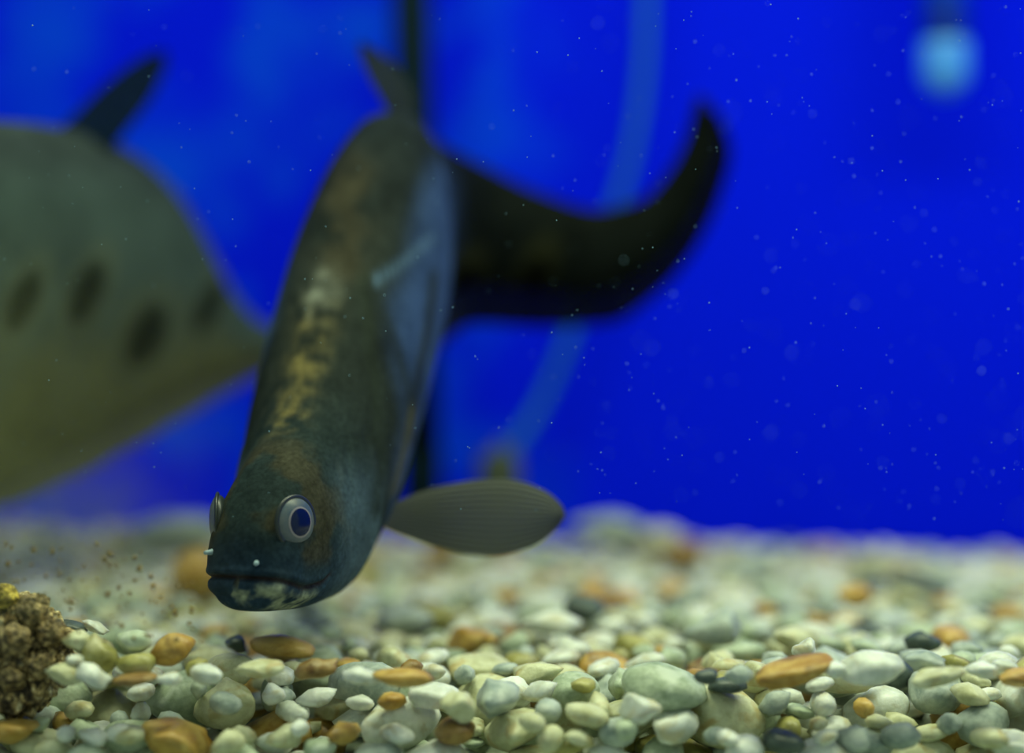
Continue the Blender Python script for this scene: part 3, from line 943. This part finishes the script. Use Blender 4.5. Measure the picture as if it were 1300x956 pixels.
# ---- second fish, at the left, heading out of the frame ----------------------
def P2(px, py):    # the fish lies obliquely: the tail is farther away
    y = 0.80 + 0.16 * px / 330.0 if px > 0 else 0.80 + 0.13 * px / 330.0
    return P(px, py, y)
C2 = [  # s, upper, lower contour (px), half width cm, pd, pv
 (13.5, (-160, 175), (-160, 640), 2.9, 1.05, 1.15),
 (17.0, (-80, 155), (-80, 655), 2.9, 1.05, 1.35),
 (21.0, (0, 153), (0, 643), 2.75, 1.05, 1.5),
 (24.0, (60, 159), (60, 621), 2.5, 1.05, 1.6),
 (27.0, (120, 172), (120, 594), 2.25, 1.05, 1.6),
 (29.5, (170, 197), (170, 567), 2.0, 1.05, 1.6),
 (32.0, (216, 240), (216, 541), 1.7, 1.05, 1.6),
 (34.0, (252, 298), (250, 521), 1.45, 1.05, 1.6),
 (36.0, (284, 360), (284, 502), 1.2, 1.05, 1.6),
 (38.5, (320, 402), (326, 479), 0.9, 1.05, 1.6),
 (41.0, (360, 420), (366, 468), 0.6, 1.05, 1.6),
 (44.0, (402, 430), (406, 458), 0.35, 1.05, 1.6),
 (46.0, (432, 440), (434, 446), 0.10, 1.05, 1.6),
]
a0 = 0.5 * (P2(-160, 175) + P2(-160, 640))
st2 = []
hd = [h for h in H if h[0] <= 11]
hdir = Vector((-0.72, -0.55)).normalized()      # where the head points (x, y)
for (s, x, y, zt, zb, wd, pd, pv, lo) in hd:
    dd = (13.5 - s) * 0.0125
    x2, y2 = a0.x + hdir.x * dd, a0.y + hdir.y * dd
    k = 1.12
    st2.append((s, x2, y2, 0.060 + zt * k / 100, x2, y2, 0.060 + zb * k / 100 - 0.012 * (s / 11) ** 2, wd * k / 100, pd, pv, lo))
for (s, u, l, wd, pd, pv) in C2:
    t_, b_ = P2(*u), P2(*l)
    st2.append((s, *t_, *b_, wd / 100, pd, pv, 0.0))
st2 = np.array(st2)
ss2 = s_samples(46.0)
b2 = Loft(st2, ss2, 112)
ff2 = pchip([0, 10, 14, 21, 30, 40, 46], [0, 0, 0.04, 0.06, 0.10, 0.20, 0.30], ss2)
upl2 = np.linalg.norm(b2.up, axis=1)
b2.B = b2.B + b2.up * ff2[:, None]; b2.up = b2.T - b2.B; b2.C = 0.5 * (b2.T + b2.B)
V, F_, L, VVv, S = b2.build()
nrm = vnormals(V, b2.n, len(ss2))
if np.sum(nrm[20 * b2.n + 2] * b2.lat[20]) < 0: nrm = -nrm
V = sculpt_head(V, nrm, S, 0.060 + 0.0035)
fish2 = bpy.data.objects.new('knifefish', None); COL.objects.link(fish2)
FO2 = Vector((a0.x, a0.y, 0.0)); fish2.location = FO2
tag(fish2, 'large grey green knifefish with a row of dark spots, cut off by the left edge', 'fish')
n1 = vnoise(V, 40, 5, 4); n2 = vnoise(V, 150, 6, 2)
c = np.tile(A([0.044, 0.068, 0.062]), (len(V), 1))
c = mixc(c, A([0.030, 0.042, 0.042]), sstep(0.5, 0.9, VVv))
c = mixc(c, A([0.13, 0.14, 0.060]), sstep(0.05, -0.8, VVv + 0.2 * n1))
# spots placed where the photograph shows them
def near(px, py):
    p = P2(px, py); i = int(np.argmin(np.linalg.norm(V - A(p), axis=1) + (0.05 if False else 0)))
    return S[i], VVv[i]
side = np.sum((V - np.repeat(b2.C, b2.n, axis=0)) * np.repeat(b2.lat, b2.n, axis=0), axis=1)
vpx = PX + F * V[:, 0] / V[:, 1]; vpy = PY + F * (CAMZ - V[:, 2]) / V[:, 1]
for (px, py, rx, ry) in [(30, 382, 17, 40), (110, 372, 18, 42), (186, 425, 21, 42), (266, 388, 13, 36), (-62, 385, 20, 42)]:
    e = np.where(L > 0, spot(vpx, vpy, px, py, rx, ry), 9)
    c = mixc(c, A([0.075, 0.092, 0.060]), sstep(2.0, 1.35, e) * 0.55)
    c = mixc(c, A([0.010, 0.015, 0.011]), sstep(1.25, 0.85, e))
c *= (1 + 0.22 * n1 + 0.15 * n2)[:, None]
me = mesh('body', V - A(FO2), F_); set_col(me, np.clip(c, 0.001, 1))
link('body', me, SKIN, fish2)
i0 = int(np.searchsorted(ss2, 11.0)); i1 = len(ss2) - 1
me = ribbon_fin('anal_fin', b2, i0, i1, upl2 * ff2, lambda u, v: A([0.18, 0.19, 0.085])); me.transform(Matrix.Translation(-FO2))
link('anal_fin', me, FIN, fish2)
lat2 = Vector(b2.lat[60]); fw2 = -Vector(b2.t[60])
def head_pt2(s, lat_cm, z):
    i = int(np.searchsorted(ss2, s)); p = b2.C[i] + b2.lat[i] * lat_cm / 100
    return Vector((p[0], p[1], z))
for sgn in (1, -1):
    e = make_eye(fish2, head_pt2(2.05, sgn * 1.38, 0.060 + 0.053) - FO2, (lat2 * sgn * 0.9 + fw2 * 0.42).normalized(), 0.0088)
for sgn in (1, -1):
    tp, bt = [], []
    for (s_, zt_, zb_, out) in [(6.4, 5.4, 4.7, 0.0), (7.6, 6.0, 4.4, 0.35), (9.0, 6.5, 4.5, 0.5), (10.4, 6.6, 5.2, 0.6), (11.6, 6.2, 5.8, 0.7)]:
        i = int(np.searchsorted(ss2, s_)); l_ = sgn * (b2.w[i] * 100 + out)
        tp.append(head_pt2(s_, l_, 0.06 + zt_ / 100) - FO2); bt.append(head_pt2(s_, l_, 0.06 + zb_ / 100) - FO2)
    me = fin_mesh('pectoral_fin', tp, bt, 0.0007, tuple(lat2 * sgn), pec_col, nu=40, nv=52, rays=13)
    link('pectoral_fin', me, FIN, fish2)
tp = [(62, 172), (92, 148), (128, 112), (165, 82), (190, 68), (208, 64)]
bt = [(142, 190), (166, 160), (188, 132), (202, 106), (211, 84), (213, 69)]
def pd2(px, py): return P(px, py, 0.80 + 0.16 * 90 / 330.0 + 0.00012 * (px - 90))
me = fin_mesh('dorsal_fin', [pd2(*a) - FO2 for a in tp], [pd2(*a) - FO2 for a in bt], 0.0009, (0.2, -1, 0), lambda u, v: A([0.010, 0.024, 0.038]), nu=40, nv=36, rays=7)
link('dorsal_fin', me, FIN, fish2)

# ------------------------------------------------------------------ equipment at the back
HOSE = plain('pale_hose', (0.012, 0.11, 0.36), 0.6, 0.1)
yh = 1.05
pts = [P(824, -160, yh), P(822, -40, yh), P(818, 80, yh), P(802, 190, yh), P(775, 280, yh), P(745, 365, yh), P(718, 440, yh), P(690, 505, yh), P(662, 552, 1.045), P(640, 580, 1.04)]
o = link('air_hose', tube_mesh('air_hose', spline(pts, 8), 0.0034, 14), HOSE)
tag(o, 'pale blurred air hose curving down behind the dark tail', 'hose')
ast = bpy.data.objects.new('air_stone', None); COL.objects.link(ast)
pb = P(634, 600, 1.03); ast.location = pb
tag(ast, 'dark olive blurred air stone at the lower end of the hose', 'air stone')
SM = mottled('air_stone_grit', (0.02, 0.03, 0.02), (0.07, 0.09, 0.05), 300, 0.9)
zz = [(-0.0175, 0.0085), (-0.016, 0.0105), (-0.01, 0.0118), (0.004, 0.0118), (0.0095, 0.0105), (0.0115, 0.0075)]
link('stone_body', tube_mesh('stone_body', [(0, 0, z) for z, r in zz], [r for z, r in zz], 28), SM, ast)
link('nozzle', tube_mesh('nozzle', [(0, 0, 0.0105), (0.0005, 0, 0.0145), (0.001, 0, 0.017)], [0.0035, 0.0032, 0.0030], 14), plain('nozzle_plastic', (0.05, 0.08, 0.06), 0.5), ast)

pipe = bpy.data.objects.new('filter_pipe', None); COL.objects.link(pipe)
pipe.location = P(535, 640, 1.02)
tag(pipe, 'dark upright filter pipe hidden behind the head-on fish', 'pipe')
PM = plain('dark_pipe', (0.002, 0.010, 0.016), 0.7, 0.05)
L0 = pipe.location
top = P(519, -170, 1.02)
link('tube', tube_mesh('tube', [Vector((0, 0, 0.02)), (top - L0) * 0.5, top - L0], 0.0105, 20), PM, pipe)
cg = tube_mesh('intake_cage', [(0, 0, -0.012), (0, 0, -0.010), (0, 0, 0.028), (0, 0, 0.034)], [0.008, 0.011, 0.011, 0.0075], 24)
link('intake_cage', cg, PM, pipe)
for k in range(5):
    zr = -0.006 + k * 0.008
    link('cage_rib', tube_mesh('cage_rib', [(0, 0, zr - 0.0012), (0, 0, zr), (0, 0, zr + 0.0012)], [0.0112, 0.0122, 0.0112], 24), PM, pipe)

heat = bpy.data.objects.new('glass_heater', None); COL.objects.link(heat)
hp = P(1200, 84, 1.035); heat.location = hp
tag(heat, 'bright pale blue rounded tip of a glass tube hanging in the upper right', 'heater')
GLT = plain('heater_glass', (0.004, 0.05, 0.55), 0.2, 0.3)
TIP = plain('heater_tip', (0.06, 0.30, 0.85), 0.3, 0.5)
prof = [(-0.0165 + 0.0130 * (1 - math.cos(a)), 0.0130 * math.sin(a)) for a in [i * math.pi / 2 / 10 for i in range(1, 11)]] + [(0.010, 0.0130), (0.014, 0.0122)]
link('bulb_tip', tube_mesh('bulb_tip', [(0, 0, z) for z, r in prof], [r for z, r in prof], 32), TIP, heat)
link('glass_tube', tube_mesh('glass_tube', [(0, 0, 0.0135), (0, 0, 0.06), (0, 0, 0.20)], [0.0125, 0.0125, 0.0125], 32), GLT, heat)

# ------------------------------------------------------------------ bubbles and drifting specks
def ico(sub):
    bm = bmesh.new(); bmesh.ops.create_icosphere(bm, subdivisions=sub, radius=1)
    V = np.array([v.co for v in bm.verts]); Fa = np.array([[v.index for v in f.verts] for f in bm.faces]); bm.free()
    return V, Fa
def spheres(name, items, mat, sub=1):
    V0, F0 = ico(sub); VV, FF = [], []; b = 0
    for p, r in items:
        VV.append(V0 * r + np.array(p)); FF.append(F0 + b); b += len(V0)
    return link(name, mesh(name, np.concatenate(VV), [tuple(f) for f in np.concatenate(FF)]), mat)
SPK = plain('drifting_speck', (0.22, 0.42, 0.55), 0.5)
items = []
for i in range(620):
    px = rnd.uniform(0, 1300) if rnd.random() < 0.6 else rnd.uniform(700, 1300)
    py = rnd.uniform(0, 660)
    y = rnd.choice([rnd.uniform(0.572, 0.66), rnd.uniform(0.60, 0.9), rnd.uniform(0.575, 0.63)])
    items.append((P(px, py, y), math.exp(rnd.uniform(math.log(0.00010), math.log(0.00026)))))
for i in range(85):   # larger ones that blur into discs
    px = 1300 - 560 * rnd.random() ** 1.6; py = rnd.choice([rnd.uniform(20, 660), rnd.uniform(280, 650)])
    y = rnd.uniform(0.66, 0.86)
    items.append((P(px, py, y), math.exp(rnd.uniform(math.log(0.00018), math.log(0.00048)))))
o = spheres('drifting_specks', items, SPK, 1)
tag(o, 'tiny pale specks and bubbles drifting in the blue water', 'specks', kind='stuff')

# ------------------------------------------------------------------ front pane with algae
def pane_mat():
    m, t, ns, ls, b = nt('front_pane')
    tc = N(ns, 'ShaderNodeTexCoord')
    sx = N(ns, 'ShaderNodeSeparateXYZ'); ls.new(tc.outputs['Object'], sx.inputs[0])
    rx = N(ns, 'ShaderNodeMapRange', interpolation_type='SMOOTHSTEP'); rx.inputs['From Min'].default_value = -0.075; rx.inputs['From Max'].default_value = -0.17
    ls.new(sx.outputs['X'], rx.inputs['Value'])
    rz = N(ns, 'ShaderNodeMapRange', interpolation_type='SMOOTHSTEP'); rz.inputs['From Min'].default_value = 0.16; rz.inputs['From Max'].default_value = 0.03
    ls.new(sx.outputs['Z'], rz.inputs['Value'])
    n1 = N(ns, 'ShaderNodeTexNoise'); n1.inputs['Scale'].default_value = 45; n1.inputs['Detail'].default_value = 5
    ls.new(tc.outputs['Object'], n1.inputs['Vector'])
    rn = N(ns, 'ShaderNodeMapRange'); rn.inputs['From Min'].default_value = 0.3; rn.inputs['From Max'].default_value = 0.75; rn.inputs['To Min'].default_value = 0.3
    ls.new(n1.outputs['Fac'], rn.inputs['Value'])
    a = N(ns, 'ShaderNodeMath', operation='MULTIPLY'); ls.new(rx.outputs[0], a.inputs[0]); ls.new(rz.outputs[0], a.inputs[1])
    rb = N(ns, 'ShaderNodeMapRange', interpolation_type='SMOOTHSTEP'); rb.inputs['From Min'].default_value = 0.014; rb.inputs['From Max'].default_value = 0.045
    ls.new(sx.outputs['Z'], rb.inputs['Value'])
    ab = N(ns, 'ShaderNodeMath', operation='MULTIPLY'); ls.new(a.outputs[0], ab.inputs[0]); ls.new(rb.outputs[0], ab.inputs[1]); a = ab
    a2 = N(ns, 'ShaderNodeMath', operation='MULTIPLY'); ls.new(a.outputs[0], a2.inputs[0]); ls.new(rn.outputs[0], a2.inputs[1])
    a3 = N(ns, 'ShaderNodeMath', operation='MULTIPLY'); ls.new(a2.outputs[0], a3.inputs[0]); a3.inputs[1].default_value = 0.55
    b.inputs['Base Color'].default_value = (0.36, 0.38, 0.16, 1); b.inputs['Roughness'].default_value = 0.9
    b.inputs['Specular IOR Level'].default_value = 0.0
    tl = N(ns, 'ShaderNodeBsdfTranslucent'); tl.inputs['Color'].default_value = (0.36, 0.38, 0.16, 1)
    mf = N(ns, 'ShaderNodeMixShader'); mf.inputs[0].default_value = 0.5
    ls.new(b.outputs[0], mf.inputs[1]); ls.new(tl.outputs[0], mf.inputs[2])
    tp = N(ns, 'ShaderNodeBsdfTransparent'); tp.inputs['Color'].default_value = (0.985, 1, 0.99, 1)
    mx = N(ns, 'ShaderNodeMixShader')
    ls.new(a3.outputs[0], mx.inputs[0]); ls.new(tp.outputs[0], mx.inputs[1]); ls.new(mf.outputs[0], mx.inputs[2])
    ls.new(mx.outputs[0], ns['Material Output'].inputs['Surface'])
    return m
PANE = True
if PANE:
    o = link('window_1', box_mesh('window_1', -HALF, HALF, GY0 - 0.008, GY0, -0.034, 0.45), pane_mat(), smooth=False)
    tag(o, 'clear front glass of the aquarium with thin algae film at left', kind='structure')
ALG = mottled('brown_algae', (0.22, 0.12, 0.035), (0.40, 0.27, 0.10), 600, 0.9)
items = []
for i in range(150):
    px = 260 * rnd.random() ** 1.1; py = rnd.uniform(690, 815)
    if px > 190 and py < 730: continue
    items.append((P(px, py, GY0 + 0.0012), math.exp(rnd.uniform(math.log(0.00025), math.log(0.0008)))))
V0, F0 = ico(2); VV, FF = [], []; b_ = 0
for p, r in items:
    W = V0 * (1 + 0.5 * vnoise(V0, 1.2, rnd.random() * 50, 2))[:, None] * np.array([r, 0.0004, r * rnd.uniform(0.7, 1.5)])
    W[:, 1] = np.clip(W[:, 1], -0.0008, 0.0008)
    VV.append(W + np.array(p)); FF.append(F0 + b_); b_ += len(V0)
o = link('algae_flecks', mesh('algae_flecks', np.concatenate(VV), [tuple(f) for f in np.concatenate(FF)]), ALG)
tag(o, 'small brown algae flecks stuck to the front glass at lower left', 'algae', kind='stuff')
